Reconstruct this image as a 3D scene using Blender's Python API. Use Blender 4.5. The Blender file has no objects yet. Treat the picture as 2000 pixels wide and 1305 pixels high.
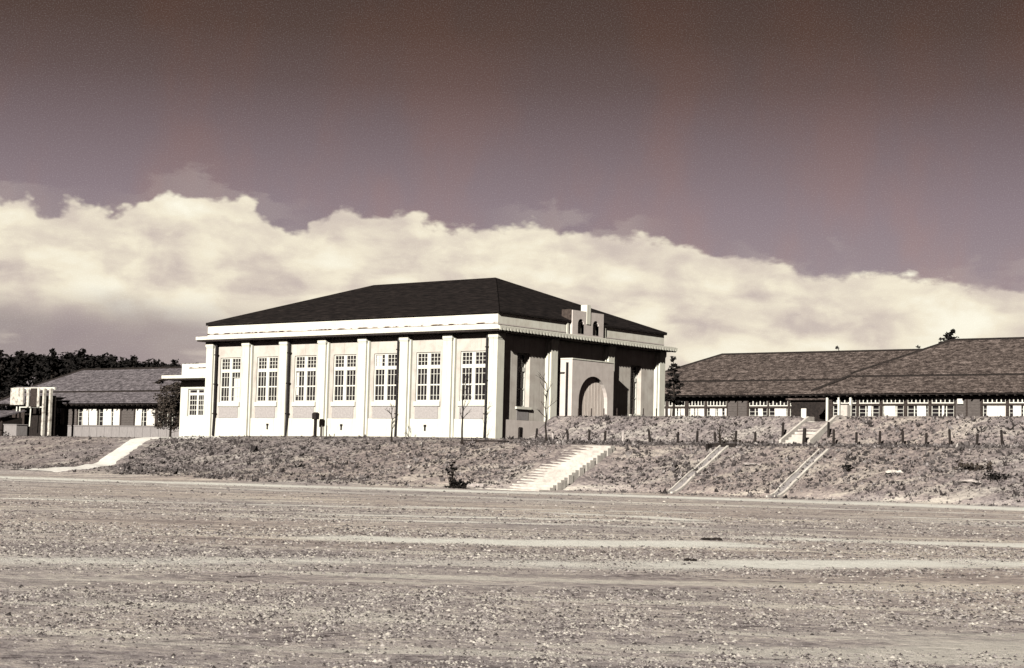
import bpy, bmesh, math, random
import numpy as np
from mathutils import Vector, Matrix
random.seed(7); rng = np.random.default_rng(11)
sc = bpy.context.scene
COL = sc.collection
# ------------------------------------------------------------------ camera
PITCH, ROLL, YAW = .0765, -.0253, .6708
CAM = Vector((60.2576, -74.6559, -1.502))
F = Vector((-math.sin(YAW)*math.cos(PITCH), math.cos(YAW)*math.cos(PITCH), math.sin(PITCH)))
R0 = Vector((math.cos(YAW), math.sin(YAW), 0)); U0 = R0.cross(F)
Rv = R0*math.cos(ROLL) - U0*math.sin(ROLL); Uv = U0*math.cos(ROLL) + R0*math.sin(ROLL)
cd = bpy.data.cameras.new('camera'); cam = bpy.data.objects.new('camera', cd); COL.objects.link(cam)
cd.sensor_width = 36; cd.lens = 36*3331.24/2000; cd.clip_start = .1; cd.clip_end = 3000
m = Matrix.Identity(4)
for i in range(3):
    m[i][0] = Rv[i]; m[i][1] = Uv[i]; m[i][2] = -F[i]; m[i][3] = CAM[i]
cam.matrix_world = m
sc.camera = cam
sc.view_settings.view_transform = 'Standard'; sc.view_settings.look = 'None'
sc.view_settings.exposure = 0.42; sc.view_settings.gamma = 1
sc.cycles.diffuse_bounces = 0
# ------------------------------------------------------------------ sun
SUNV = Vector((.34, -1, .47)).normalized()
sd = bpy.data.lights.new('sun', 'SUN'); sd.energy = 4.9; sd.angle = math.radians(.5); sd.color = (1, .97, .91)
so = bpy.data.objects.new('sun', sd); COL.objects.link(so)
so.rotation_euler = (-SUNV).to_track_quat('-Z', 'Y').to_euler()
# ------------------------------------------------------------------ node helper
class N:
    def __init__(s, tree): s.t = tree; s.n = tree.nodes; s.l = tree.links
    def new(s, typ, **kw):
        n = s.n.new(typ)
        for k, v in kw.items(): setattr(n, k, v)
        return n
    def put(s, sock, v):
        if hasattr(v, 'is_output') or isinstance(v, bpy.types.NodeSocket): s.l.new(v, sock)
        elif v is not None:
            if sock.type == 'RGBA' and not hasattr(v, '__len__'): v = (v, v, v, 1)
            if sock.type == 'RGBA' and len(v) == 3: v = tuple(v)+(1,)
            sock.default_value = v
    def math(s, op, a, b=None, c=None, clamp=False):
        n = s.new('ShaderNodeMath', operation=op, use_clamp=clamp)
        for i, v in enumerate((a, b, c)):
            if v is not None: s.put(n.inputs[i], v)
        return n.outputs[0]
    def noise(s, vec, scale, detail=4, rough=.55, dist=0):
        n = s.new('ShaderNodeTexNoise')
        if vec is not None: s.put(n.inputs['Vector'], vec)
        n.inputs['Scale'].default_value = scale; n.inputs['Detail'].default_value = detail
        n.inputs['Roughness'].default_value = rough; n.inputs['Distortion'].default_value = dist
        return n.outputs[0]
    def ramp(s, fac, stops):
        n = s.new('ShaderNodeValToRGB'); s.put(n.inputs[0], fac)
        e = n.color_ramp.elements
        while len(e) < len(stops): e.new(.5)
        for k, (p, c) in enumerate(stops):
            e[k].position = p; e[k].color = (c, c, c, 1) if not hasattr(c, '__len__') else tuple(c)+(1,)
        return n.outputs[0]
    def mix(s, fac, a, b, blend='MIX'):
        n = s.new('ShaderNodeMix', data_type='RGBA', blend_type=blend)
        s.put(n.inputs[0], fac); s.put(n.inputs[6], a); s.put(n.inputs[7], b)
        return n.outputs[2]
    def vec(s, v, scale):
        n = s.new('ShaderNodeVectorMath', operation='MULTIPLY'); s.put(n.inputs[0], v); n.inputs[1].default_value = scale
        return n.outputs[0]
    def mr(s, v, a, b, c=0, d=1):
        n = s.new('ShaderNodeMapRange'); n.interpolation_type = 'SMOOTHSTEP'; s.put(n.inputs[0], v)
        for i, q in enumerate((a, b, c, d)): n.inputs[i+1].default_value = q
        return n.outputs[0]
    def curve(s, fac, pts):
        n = s.new('ShaderNodeFloatCurve'); s.put(n.inputs['Value'], fac)
        c = n.mapping.curves[0]
        while len(c.points) < len(pts): c.points.new(.5, .5)
        for p, q in zip(c.points, pts): p.location = q; p.handle_type = 'AUTO'
        n.mapping.update()
        return n.outputs[0]
# ------------------------------------------------------------------ world
w = bpy.data.worlds.new('World'); sc.world = w; w.use_nodes = True
g = N(w.node_tree); g.n.clear()
tc = g.new('ShaderNodeTexCoord').outputs['Generated']
sep = g.new('ShaderNodeSeparateXYZ'); g.put(sep.inputs[0], tc)
az = g.math('ARCTAN2', sep.outputs[0], sep.outputs[1]); el = g.math('ARCSINE', sep.outputs[2])
comb = g.new('ShaderNodeCombineXYZ'); g.put(comb.inputs[0], az); g.put(comb.inputs[1], el); pv = comb.outputs[0]
T0, T1 = -1.25, -.10
t = g.math('DIVIDE', g.math('SUBTRACT', az, T0), T1-T0, clamp=True)
top = [(-1.25,.03),(-1.10,.12),(-.9668,.1490),(-.9388,.1455),(-.925,.150),(-.9105,.148),(-.8903,.1496),(-.8615,.1565),(-.832,.1550),(-.8048,.1400),(-.7931,.1445),(-.7813,.1500),(-.7514,.1530),(-.7302,.1495),(-.7179,.1440),(-.690,.146),(-.6484,.1470),(-.6421,.1385),(-.6029,.1395),(-.5728,.1370),(-.5518,.1310),(-.5103,.1275),(-.5043,.1210),(-.4634,.1200),(-.4063,.1150),(-.3784,.1105),(-.25,.06),(-.10,.02)]
tops = g.curve(t, [((a-T0)/(T1-T0), e*5) for a, e in top])
tope = g.math('DIVIDE', tops, 5)
big = g.noise(g.vec(pv, (1, 1.6, 1)), 17, 6, .50, .15)
vor = g.new('ShaderNodeTexVoronoi'); vor.feature = 'SMOOTH_F1'; g.put(vor.inputs['Vector'], g.vec(pv, (1, 1.35, 1))); vor.inputs['Scale'].default_value = 46
vor.inputs['Detail'].default_value = 3; vor.inputs['Roughness'].default_value = .55
puff = g.math('SUBTRACT', .45, vor.outputs['Distance'])
amp = g.curve(t, [(0, 1), (.40, 1), (.50, .60), (.65, .42), (1, .4)])
drop = g.curve(t, [(0, 0), (.36, -.006), (.48, .004), (.7, .016), (1, .02)])
edge = g.math('ADD', g.math('MULTIPLY', g.math('SUBTRACT', big, .5), .030), g.math('MULTIPLY', puff, .018))
edge = g.math('SUBTRACT', g.math('MULTIPLY', edge, amp), g.math('DIVIDE', drop, 5))
depth = g.math('SUBTRACT', g.math('ADD', tope, edge), el)
# ragged loose shreds just above the bank
soft = g.curve(t, [(0, .4), (.3, .4), (.45, .75), (.6, 1), (1, 1)])
edn = g.noise(g.vec(pv, (1, 2.2, 1)), 70, 4, .6)
depth = g.math('ADD', depth, g.math('MULTIPLY', g.math('SUBTRACT', edn, .5), g.math('MULTIPLY', soft, .012)))
mask = g.mr(depth, -.0018, .0042)
wn = g.noise(g.vec(pv, (1, 2.2, 1)), 24, 7, .55, .1)
d2 = g.math('ADD', g.math('SUBTRACT', g.math('ADD', tope, .006), el), g.math('MULTIPLY', g.math('SUBTRACT', wn, .5), .085))
gate = g.mr(g.noise(g.vec(pv, (1, .2, 1)), 7.5, 2, .5), .44, .60)
mask2 = g.math('MULTIPLY', g.math('MULTIPLY', g.mr(d2, -.001, .007), gate), .22)
st = g.noise(g.vec(pv, (1, 2.6, 1)), 10, 6, .52, .25)
st2 = g.noise(g.vec(pv, (1, 1.7, 1)), 30, 5, .5, .3)
lite = g.math('ADD', g.math('MULTIPLY', g.mr(st, .32, .62), .6), g.math('MULTIPLY', g.mr(st2, .34, .66), .4))
topb = g.math('SUBTRACT', 1, g.mr(depth, .0, .030))
lite = g.math('ADD', g.math('MULTIPLY', lite, .85), g.math('MULTIPLY', topb, .22), clamp=True)
lite = g.math('MULTIPLY', lite, g.mr(g.math('ADD', depth, g.math('MULTIPLY', puff, .02)), -.004, .018, .70, 1))
ccol = g.ramp(lite, [(0, (.52, .435, .41)), (.28, (.70, .61, .52)), (.58, (.90, .82, .65)), (1, (1.05, 1.02, .86))])
# grey-violet veil low over the horizon, stronger to the left
lowc = g.curve(t, [(0, .42), (.25, .42), (.34, .40), (.42, .35), (.50, .28), (.62, .22), (.8, .25), (1, .22)])
lowe = g.math('DIVIDE', lowc, 5)
veil = g.math('SUBTRACT', 1, g.mr(g.math('SUBTRACT', el, g.math('ADD', lowe, g.math('MULTIPLY', g.math('SUBTRACT', st, .5), .035))), -.012, .014))
wisp = g.mr(g.noise(g.vec(pv, (1, 4, 1)), 15, 6, .55), .56, .74)
veilcol = g.mix(g.math('MULTIPLY', wisp, .55), g.ramp(t, [(.2, (.27, .222, .235)), (.42, (.38, .305, .30)), (.6, (.50, .40, .36)), (.8, (.58, .46, .40))]), (.72, .63, .54))
ccol = g.mix(g.math('MULTIPLY', veil, .88), ccol, veilcol)
grain = g.noise(g.vec(pv, (1, 1, 1)), 1500, 0, .5)
sky = g.ramp(g.math('MULTIPLY', el, 2), [(0, (.36, .285, .285)), (.22, (.33, .265, .285)), (.30, (.262, .205, .228)), (.38, (.180, .133, .143)), (.44, (.118, .080, .077)), (.50, (.082, .050, .041)), (.60, (.050, .028, .021)), (.75, (.018, .012, .010))])
mot = g.noise(g.vec(pv, (1.6, .8, 1)), 9, 4, .55)
sky = g.mix(g.math('MULTIPLY', g.mr(mot, .42, .66), .34), sky, g.mix(1, sky, (1.35, 1.0, .78), 'MULTIPLY'))
nis = g.new('ShaderNodeTexSky'); nis.sky_type = 'NISHITA'; nis.sun_disc = False
nis.sun_elevation = math.asin(SUNV.z); nis.sun_rotation = math.atan2(SUNV.x, SUNV.y)
nb = g.new('ShaderNodeRGBToBW'); g.put(nb.inputs[0], nis.outputs[0])
nt = g.mix(1, (.92, .72, .70), nb.outputs[0], 'MULTIPLY')
sky = g.mix(mask2, sky, (.60, .52, .46))
col = g.mix(mask, sky, ccol)
away = g.mr(g.math('ABSOLUTE', g.math('ADD', az, .67)), .45, 1.3, 1, .22)
col = g.mix(1, col, away, 'MULTIPLY')
col = g.mix(g.math('MULTIPLY', g.math('SUBTRACT', grain, .5), .16), col, (1, 1, 1), 'ADD')
bg1 = g.new('ShaderNodeBackground'); g.put(bg1.inputs[0], col); bg1.inputs[1].default_value = .72
bg2 = g.new('ShaderNodeBackground'); g.put(bg2.inputs[0], nt); bg2.inputs[1].default_value = .002
ad = g.new('ShaderNodeAddShader'); g.l.new(bg1.outputs[0], ad.inputs[0]); g.l.new(bg2.outputs[0], ad.inputs[1])
wo = g.new('ShaderNodeOutputWorld'); g.l.new(ad.outputs[0], wo.inputs[0])
# ------------------------------------------------------------------ materials
def material(name, stops, scale=3., detail=5, rough=.9, bump=.0, bscale=None, bdist=.02, stretch=(1,1,1), coarse=0., streak=0., spec=.2):
    mt = bpy.data.materials.new(name); mt.use_nodes = True; q = N(mt.node_tree)
    b = mt.node_tree.nodes['Principled BSDF']; b.inputs['Roughness'].default_value = rough
    b.inputs['Specular IOR Level'].default_value = spec
    tc = q.new('ShaderNodeTexCoord').outputs['Object']
    v = q.vec(tc, stretch)
    n1 = q.noise(v, scale, detail, .6)
    c = q.ramp(n1, stops)
    if coarse:
        n2 = q.noise(tc, scale*.13, 3, .5)
        c = q.mix(q.math('MULTIPLY', q.mr(n2, .4, .7), coarse), c, tuple(x*.45 for x in stops[0][1]))
    if streak:
        n3 = q.noise(q.vec(tc, (1, 1, .06)), 5, 5, .65)
        c = q.mix(q.math('MULTIPLY', q.mr(n3, .5, .75), streak), c, (.30, .25, .22))
    q.put(b.inputs['Base Color'], c)
    if bump:
        bn = q.new('ShaderNodeBump'); bn.inputs['Strength'].default_value = bump; bn.inputs['Distance'].default_value = bdist
        q.put(bn.inputs['Height'], q.noise(v, bscale or scale*3, 4, .6)); q.l.new(bn.outputs[0], b.inputs['Normal'])
    return mt
M = {}
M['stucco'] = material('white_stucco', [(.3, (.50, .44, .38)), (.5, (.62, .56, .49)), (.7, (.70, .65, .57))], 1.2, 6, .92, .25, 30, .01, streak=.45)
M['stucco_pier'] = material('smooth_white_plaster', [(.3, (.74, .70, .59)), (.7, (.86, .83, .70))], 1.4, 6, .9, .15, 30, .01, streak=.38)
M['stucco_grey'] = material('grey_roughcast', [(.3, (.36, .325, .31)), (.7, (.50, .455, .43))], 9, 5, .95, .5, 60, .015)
M['stucco_side'] = material('roughcast_wall', [(.3, (.64, .555, .50)), (.7, (.76, .675, .61))], 2.5, 6, .92, .3, 40, .012, streak=.15)
M['frieze'] = material('limewashed_frieze', [(.3, (.72, .66, .55)), (.55, (.86, .82, .70)), (.7, (.90, .87, .75))], 1.6, 6, .9, streak=.25)
M['trim'] = material('white_paint', [(.3, (.74, .71, .62)), (.7, (.84, .81, .71))], 5, 4, .6)
M['stain'] = material('sooty_moulding', [(.44, (.10, .06, .05)), (.50, (.50, .42, .36)), (.58, (.88, .82, .74))], 1.6, 7, .9, stretch=(1, 1, .2))
M['roof'] = material('dark_slate_roof', [(.35, (.007, .006, .006)), (.5, (.018, .014, .013)), (.65, (.036, .028, .025))], 3, 8, .85, .6, 10, .04, stretch=(.5, .5, 7), spec=.1)
M['roof2'] = M['roof']
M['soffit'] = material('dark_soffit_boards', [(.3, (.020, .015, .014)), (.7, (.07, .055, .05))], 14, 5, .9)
M['pipe'] = material('black_downpipe', [(.3, (.012, .010, .010)), (.7, (.025, .02, .02))], 6, 3, .6)
M['glass'] = material('dark_window_glass', [(.35, (.012, .010, .012)), (.7, (.035, .028, .03))], 2, 3, .12, spec=.5)
M['curtain'] = material('white_curtain', [(.3, (.70, .65, .60)), (.7, (.85, .82, .76))], 7, 3, .9, stretch=(4, 4, .3))
M['door'] = material('weathered_door_boards', [(.3, (.66, .54, .46)), (.5, (.82, .70, .61)), (.7, (.90, .80, .71))], 6, 6, .85, .5, 20, .01, stretch=(3, 3, .25))
M['wood_dark'] = material('dark_timber', [(.3, (.022, .016, .014)), (.5, (.05, .038, .033)), (.7, (.10, .075, .062))], 7, 6, .85, .5, 20, .02, stretch=(1, 1, 4))
M['wood_black'] = material('tarred_timber', [(.3, (.012, .010, .009)), (.7, (.04, .03, .026))], 7, 5, .85)
M['board_grey'] = material('grey_weatherboard', [(.3, (.24, .215, .205)), (.7, (.38, .345, .33))], 8, 6, .9, .4, 20, .01, stretch=(4, 4, .4))
M['board_mid'] = material('brown_weatherboard', [(.3, (.07, .059, .054)), (.7, (.17, .145, .132))], 8, 6, .9, .4, 20, .01, stretch=(.5, 1, 5))
M['screen'] = material('white_paper_screen', [(.3, (.72, .66, .58)), (.7, (.88, .84, .76))], 3, 3, .9)
M['concrete'] = material('pale_concrete', [(.3, (.50, .44, .39)), (.5, (.66, .60, .53)), (.7, (.76, .70, .61))], 3, 7, .95, .4, 20, .02, coarse=.15)
M['pale_earth'] = material('pale_trodden_earth', [(.3, (.78, .72, .64)), (.5, (.90, .85, .77)), (.7, (.94, .90, .83))], 3, 7, .95, .4, 20, .02)
M['weathered'] = material('weathered_white_paint', [(.36, (.26, .22, .19)), (.46, (.55, .50, .43)), (.6, (.74, .69, .60))], 3.5, 7, .9, streak=.5)
M['stone'] = material('rough_stone', [(.3, (.34, .29, .27)), (.7, (.62, .55, .50))], 4, 6, .95, .6, 9, .04)
M['bark'] = material('bark', [(.3, (.014, .011, .009)), (.7, (.045, .034, .028))], 14, 5, .95)
M['pine'] = material('pine_needles', [(.3, (.006, .006, .006)), (.7, (.026, .022, .020))], .8, 4, .95, spec=.05)
M['leaf'] = material('dark_leaves', [(.3, (.018, .015, .011)), (.55, (.07, .055, .045)), (.75, (.22, .18, .15))], 3, 5, .9, spec=.1)
M['cheek'] = material('brown_boards', [(.3, (.04, .030, .025)), (.7, (.11, .082, .068))], 8, 4, .9)

def tile_mat(name, c0, c1, c2):
    mt = bpy.data.materials.new(name); mt.use_nodes = True; q = N(mt.node_tree)
    b = mt.node_tree.nodes['Principled BSDF']; b.inputs['Roughness'].default_value = .85; b.inputs['Specular IOR Level'].default_value = .2
    tc = q.new('ShaderNodeTexCoord').outputs['Object']
    n = q.noise(q.vec(tc, (1, .5, 3.2)), 2.2, 8, .68)
    n2 = q.noise(q.vec(tc, (2.2, 1, 6)), 3.3, 5, .7)
    c = q.ramp(q.math('ADD', q.math('MULTIPLY', n, .55), q.math('MULTIPLY', n2, .45)), [(.40, c0), (.50, c1), (.61, c2)])
    sp = q.new('ShaderNodeSeparateXYZ'); q.put(sp.inputs[0], tc)
    ph = q.math('FRACT', q.math('ADD', q.math('MULTIPLY', sp.outputs[2], 4.6), q.math('MULTIPLY', n, .9)))
    row = q.mr(ph, .0, .28)
    ph2 = q.math('FRACT', q.math('MULTIPLY', sp.outputs[0], 3.4))
    c = q.mix(q.math('MULTIPLY', q.math('SUBTRACT', 1, row), .40), c, c0)
    q.put(b.inputs['Base Color'], c)
    hgt = q.math('ADD', q.math('MULTIPLY', row, .6), q.math('MULTIPLY', q.mr(ph2, .1, .6), .3))
    hgt = q.math('ADD', hgt, q.math('MULTIPLY', n2, .8))
    bn = q.new('ShaderNodeBump'); bn.inputs['Strength'].default_value = .8; bn.inputs['Distance'].default_value = .06
    q.put(bn.inputs['Height'], hgt); q.l.new(bn.outputs[0], b.inputs['Normal'])
    return mt
M['tiles'] = tile_mat('grey_brown_tiles', (.018, .013, .012), (.092, .070, .060), (.26, .205, .18))
M['tiles_left'] = tile_mat('pale_grey_tiles', (.05, .044, .046), (.145, .125, .130), (.28, .245, .25))
# ------------------------------------------------------------------ mesh helpers
class MB:
    def __init__(s, f=None): s.v = []; s.f = []; s.map = f or (lambda u, d, z: (u, d, z))
    def quad(s, *pts):
        k = len(s.v); s.v += [s.map(*p) for p in pts]; s.f.append(tuple(range(k, k+len(pts))))
    def box(s, u0, u1, d0, d1, z0, z1):
        k = len(s.v)
        s.v += [s.map(*p) for p in ((u0,d0,z0),(u1,d0,z0),(u1,d1,z0),(u0,d1,z0),(u0,d0,z1),(u1,d0,z1),(u1,d1,z1),(u0,d1,z1))]
        s.f += [tuple(k+i for i in q) for q in ((0,3,2,1),(4,5,6,7),(0,1,5,4),(1,2,6,5),(2,3,7,6),(3,0,4,7))]
        return s
    def prism(s, prof, u0, u1):      # profile in (d, z) swept along u
        k = len(s.v); n = len(prof)
        s.v += [s.map(u0, d, z) for d, z in prof] + [s.map(u1, d, z) for d, z in prof]
        s.f += [tuple(range(k, k+n)), tuple(range(k+2*n-1, k+n-1, -1))]
        s.f += [(k+i, k+n+i, k+n+(i+1) % n, k+(i+1) % n) for i in range(n)]
        return s
    def plate(s, poly, d0, d1):      # polygon in (u, z) extruded in depth
        k = len(s.v); n = len(poly)
        s.v += [s.map(u, d0, z) for u, z in poly] + [s.map(u, d1, z) for u, z in poly]
        s.f += [tuple(range(k, k+n)), tuple(range(k+2*n-1, k+n-1, -1))]
        s.f += [(k+i, k+n+i, k+n+(i+1) % n, k+(i+1) % n) for i in range(n)]
        return s
    def tube(s, p0, p1, r0, r1, n=7):
        p0, p1 = Vector(p0), Vector(p1); d = (p1-p0).normalized()
        a = d.orthogonal().normalized(); b = d.cross(a); k = len(s.v)
        for p, r in ((p0, r0), (p1, r1)):
            for i in range(n):
                c = p + (a*math.cos(2*math.pi*i/n) + b*math.sin(2*math.pi*i/n))*r; s.v.append(tuple(c))
        s.f += [(k+i, k+(i+1) % n, k+n+(i+1) % n, k+n+i) for i in range(n)]
        s.f += [tuple(range(k+n-1, k-1, -1)), tuple(range(k+n, k+2*n))]
        return s
    def build(s, name, mat, parent=None, bevel=0, smooth=False, recalc=True):
        off = Vector((0, 0, 0)); p = parent
        while p is not None: off += p.location; p = p.parent
        me = bpy.data.meshes.new(name)
        me.from_pydata([(x-off.x, y-off.y, z-off.z) for x, y, z in s.v], [], s.f)
        if recalc and len(s.f) < 20000:
            bm = bmesh.new(); bm.from_mesh(me); bmesh.ops.recalc_face_normals(bm, faces=bm.faces)
            bm.to_mesh(me); bm.free()
        me.materials.append(mat)
        o = bpy.data.objects.new(name, me); COL.objects.link(o)
        if parent: o.parent = parent
        if smooth: me.shade_smooth()
        if bevel:
            b = o.modifiers.new('bevel', 'BEVEL'); b.width = bevel; b.segments = 2; b.limit_method = 'ANGLE'
        return o
def tag(o, label=None, cat=None, group=None, kind=None):
    for k, v in (('label', label), ('category', cat), ('group', group), ('kind', kind)):
        if v: o[k] = v
    return o
def empty(name, loc, label, cat, group=None):
    o = bpy.data.objects.new(name, None); COL.objects.link(o); o.location = loc; o.empty_display_size = .3
    return tag(o, label, cat, group)
def dup(o, dx=(0, 0, 0), parent=None):
    c = o.copy(); COL.objects.link(c); c.parent = parent if parent else o.parent
    c.location = o.location + Vector(dx)
    for ch in o.children:
        d = ch.copy(); COL.objects.link(d); d.parent = c
    return c
def grid_wall(mb, u0, u1, z0, z1, holes, d, t):
    """front skin at depth d with rectangular holes whose reveals go t deep"""
    us = sorted({u0, u1, *[h[0] for h in holes], *[h[1] for h in holes]})
    zs = sorted({z0, z1, *[h[2] for h in holes], *[h[3] for h in holes]})
    for a, b in zip(us, us[1:]):
        for c, e in zip(zs, zs[1:]):
            mu, mz = (a+b)/2, (c+e)/2
            if any(h[0] < mu < h[1] and h[2] < mz < h[3] for h in holes): continue
            mb.quad((a, d, c), (b, d, c), (b, d, e), (a, d, e))
    for a, b, c, e in holes:
        mb.quad((a, d, c), (a, d+t, c), (a, d+t, e), (a, d, e)); mb.quad((b, d, c), (b, d+t, c), (b, d+t, e), (b, d, e))
        mb.quad((a, d, c), (b, d, c), (b, d+t, c), (a, d+t, c)); mb.quad((a, d, e), (b, d, e), (b, d+t, e), (a, d+t, e))
# ------------------------------------------------------------------ ground height
SX = [-200, -60, -30, -20, -10, -.6, 0, 4, 8, 12, 20, 32, 200]
PR = [  # (Y list, Z list) per breakpoint
 ([-24,-24,-18.5,-16,-16,-13.5,-13,-11,-9.0,-7.5,-7.5,-7.5,-7.5], [-2.75]*13),
 ([-9.5,-9.5,-9.5,-9,-9,-8.6,-8.5,-8.3,-7.8,-5.2,-5.2,-5.2,-5.2], [-2.25,-2.25,-2.25,-2.1,-2.25,-2.42,-2.45,-2.6,-2.72,-2.66,-2.68,-2.70,-2.7]),
 ([-3,-3,-3,-3,-3,-3,-3,-2.9,-2.5,-.5,-.2,-.2,-.2], [-.42,-.42,-.42,-.42,-.42,-.41,-.41,-.40,-.37,-.30,-.24,-.19,-.1]),
 ([-.2,-.2,-.2,0,0,0,0,.3,1,2,2,2,2], [-.36,-.36,-.33,-.1,-.02,-.02,-.05,-.16,-.16,-.14,-.1,-.05,0]),
 ([3,3,3,3,3,3,3,3,3,3,3,3,3], [-.3,-.3,-.28,-.05,-.02,-.02,-.02,-.12,-.12,-.12,-.08,-.04,0]),
 ([5.3]*13, [-.25,-.25,-.2,0,0,0,1.43,1.43,1.43,1.44,1.45,1.47,1.47]),
 ([15]*13, [-.2,-.2,-.2,0,0,0,1.43,1.43,1.43,1.43,1.43,1.43,1.43]),
]
def h0(X, Y):
    X = np.asarray(X, float); Y = np.asarray(Y, float)
    ys = [np.interp(X, SX, p[0]) for p in PR]; zs = [np.interp(X, SX, p[1]) for p in PR]
    z = np.where(Y < ys[0], -2.75, zs[-1])
    for i in range(len(PR)-1):
        s = (Y >= ys[i]) & (Y < ys[i+1])
        tt = (Y-ys[i])/np.maximum(ys[i+1]-ys[i], 1e-6)
        z = np.where(s, zs[i]+(zs[i+1]-zs[i])*tt, z)
    dip = (X < 18.4) & (X > 16.7-(Y-5.3)*.85) & (Y > 5.0) & (Y < 14.5)
    z = np.where(dip, np.minimum(z, 1.10+np.maximum(Y-5.3, 0)*.035), z)
    return z
def hum(X, Y):
    return (.5*np.sin(X*1.9+Y*.7)*np.sin(Y*2.3-X*.6)+.3*np.sin(X*4.3-Y*2.1+1)*np.sin(Y*5.1+X*1.3)+.2*np.sin(X*8.7+Y*6.3))
def h(X, Y):
    X = np.asarray(X, float); Y = np.asarray(Y, float)
    z = (h0(X, Y-.25)+2*h0(X, Y)+h0(X, Y+.25))/4
    bank = np.clip((z+2.7)/.35, 0, 1)*np.clip((-Y-.6)/1.5, 0, 1) + np.where((X > .2) & (Y > 2.8) & (Y < 5.2), 1, 0)
    return z + hum(X, Y)*(.012+.055*np.clip(bank, 0, 1))*np.where((Y > -.4) & (X < .3) & (X > -31), 0, 1)
def hh(x, y): return float(h(np.array([x]), np.array([y]))[0])
# tracks worn pale on the field (polylines in ground coordinates, half width, strength)
TR = [([(-200,-44),(-19,-26.5),(-4,-21.5),(4,-18),(9.5,-15),(13,-13),(20,-10.5),(33,-9.0),(200,-7)], 2.6, 1.0),
      ([(-60,-95),(30,-66),(35.5,-60.9),(36.8,-59.2)], .8, .8),
      ([(41.3,-54.4),(43.2,-53.0),(44.4,-51.0),(45.0,-49.8)], .95, 1.15),
      ([(44.3,-46.4),(46.2,-45.3),(48.5,-43.8)], .8, .8),
      ([(20,-85),(43.4,-62.8),(45.4,-58.9),(46.9,-57.4)], .6, .42), ([(46.9,-57.4),(47.7,-56.7),(48.6,-54.4)], .8, .62), ([(48.6,-54.4),(50.5,-50.2),(70,-28)], .85, 1.0),
      ([(20.5,-47),(24.5,-43.6),(27.0,-41.5),(29,-39.3),(30,-36.5)], .35, .8),
      ([(28,-38.6),(31.5,-35.0),(34,-32.0)], .30, .8),
      ([(32.5,-46.3),(35.3,-43.0),(38.5,-40)], .5, .75),
      ([(32.9,-38.2),(35.5,-38.0),(37.5,-38.9)], .55, 1.0),
      ([(42,-32),(45.5,-30.5),(50,-26)], .5, .6), ([(47.0,-44.2),(50.5,-40.5),(54,-36)], .45, .7), ([(38,-28),(44,-24.5),(50,-20)], .5, .7), ([(33,-49.8),(38,-45.2),(41,-43.5)], .35, .6),
      ([(-20,-30),(10,-27),(24,-24),(40,-18),(60,-12)], .7, .45)]
def track(X, Y):
    r = np.zeros_like(X)
    for pts, hw, s in TR:
        d = np.full_like(X, 1e9)
        for (ax, ay), (bx, by) in zip(pts, pts[1:]):
            L2 = (bx-ax)**2+(by-ay)**2; tt = np.clip(((X-ax)*(bx-ax)+(Y-ay)*(by-ay))/L2, 0, 1)
            d = np.minimum(d, np.hypot(X-ax-tt*(bx-ax), Y-ay-tt*(by-ay)))
        r = np.maximum(r, s*np.clip(1.5-d/hw, 0, 1))
    return np.clip(r*(1.12+.35*np.sin(X*2.9+Y*1.7)*np.sin(X*.83-Y*2.1)+.3*np.sin(X*.41+Y*.57)), 0, 1)
def axis(segs):
    out = []
    for a, b, st in segs: out += list(np.arange(a, b-1e-6, st))
    return np.array(out+[segs[-1][1]])
gx = axis([(-900,-200,70),(-200,-70,13),(-70,-34,1.0),(-34,60,.33),(60,90,1.5),(90,250,16),(250,900,65)])
gy = axis([(-400,-120,28),(-120,-76,4),(-76,-20,.33),(-20,-9,.33),(-9,6,.2),(6,16,.5),(16,80,4),(80,1200,80)])
GX, GY = np.meshgrid(gx, gy); GZ = h(GX, GY); TRK = track(GX, GY)
nx, ny = len(gx), len(gy)
me = bpy.data.meshes.new('ground')
idx = np.arange(nx*ny).reshape(ny, nx)
quads = np.stack([idx[:-1, :-1], idx[:-1, 1:], idx[1:, 1:], idx[1:, :-1]], -1).reshape(-1, 4)
me.vertices.add(nx*ny); me.vertices.foreach_set('co', np.stack([GX, GY, GZ], -1).ravel())
me.loops.add(quads.size); me.loops.foreach_set('vertex_index', quads.ravel())
me.polygons.add(len(quads)); me.polygons.foreach_set('loop_start', np.arange(0, quads.size, 4)); me.polygons.foreach_set('loop_total', np.full(len(quads), 4))
me.update(); me.validate()
at = me.attributes.new('track', 'FLOAT', 'POINT'); at.data.foreach_set('value', TRK.ravel().astype(np.float32))
bk = np.clip((GZ+2.62)/.35, 0, 1); at = me.attributes.new('bank', 'FLOAT', 'POINT'); at.data.foreach_set('value', bk.ravel().astype(np.float32))
me.shade_smooth()
mt = bpy.data.materials.new('dry_field_soil'); mt.use_nodes = True; q = N(mt.node_tree)
b = mt.node_tree.nodes['Principled BSDF']; b.inputs['Roughness'].default_value = 1; b.inputs['Specular IOR Level'].default_value = .05
tc = q.new('ShaderNodeTexCoord').outputs['Object']
a1 = q.new('ShaderNodeAttribute', attribute_name='track').outputs['Fac']; a2 = q.new('ShaderNodeAttribute', attribute_name='bank').outputs['Fac']
fine = q.noise(tc, 7, 8, .72); mid = q.noise(tc, .9, 6, .62, .4); coarse = q.noise(tc, .12, 4, .5)
dots = q.noise(tc, 3.1, 5, .7)
v = q.math('ADD', q.math('MULTIPLY', fine, .5), q.math('ADD', q.math('MULTIPLY', mid, .28), q.math('MULTIPLY', dots, .22)))
sx_ = q.new('ShaderNodeVectorRotate'); sx_.rotation_type = 'Z_AXIS'; q.put(sx_.inputs['Vector'], tc); sx_.inputs['Angle'].default_value = -.62
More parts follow.
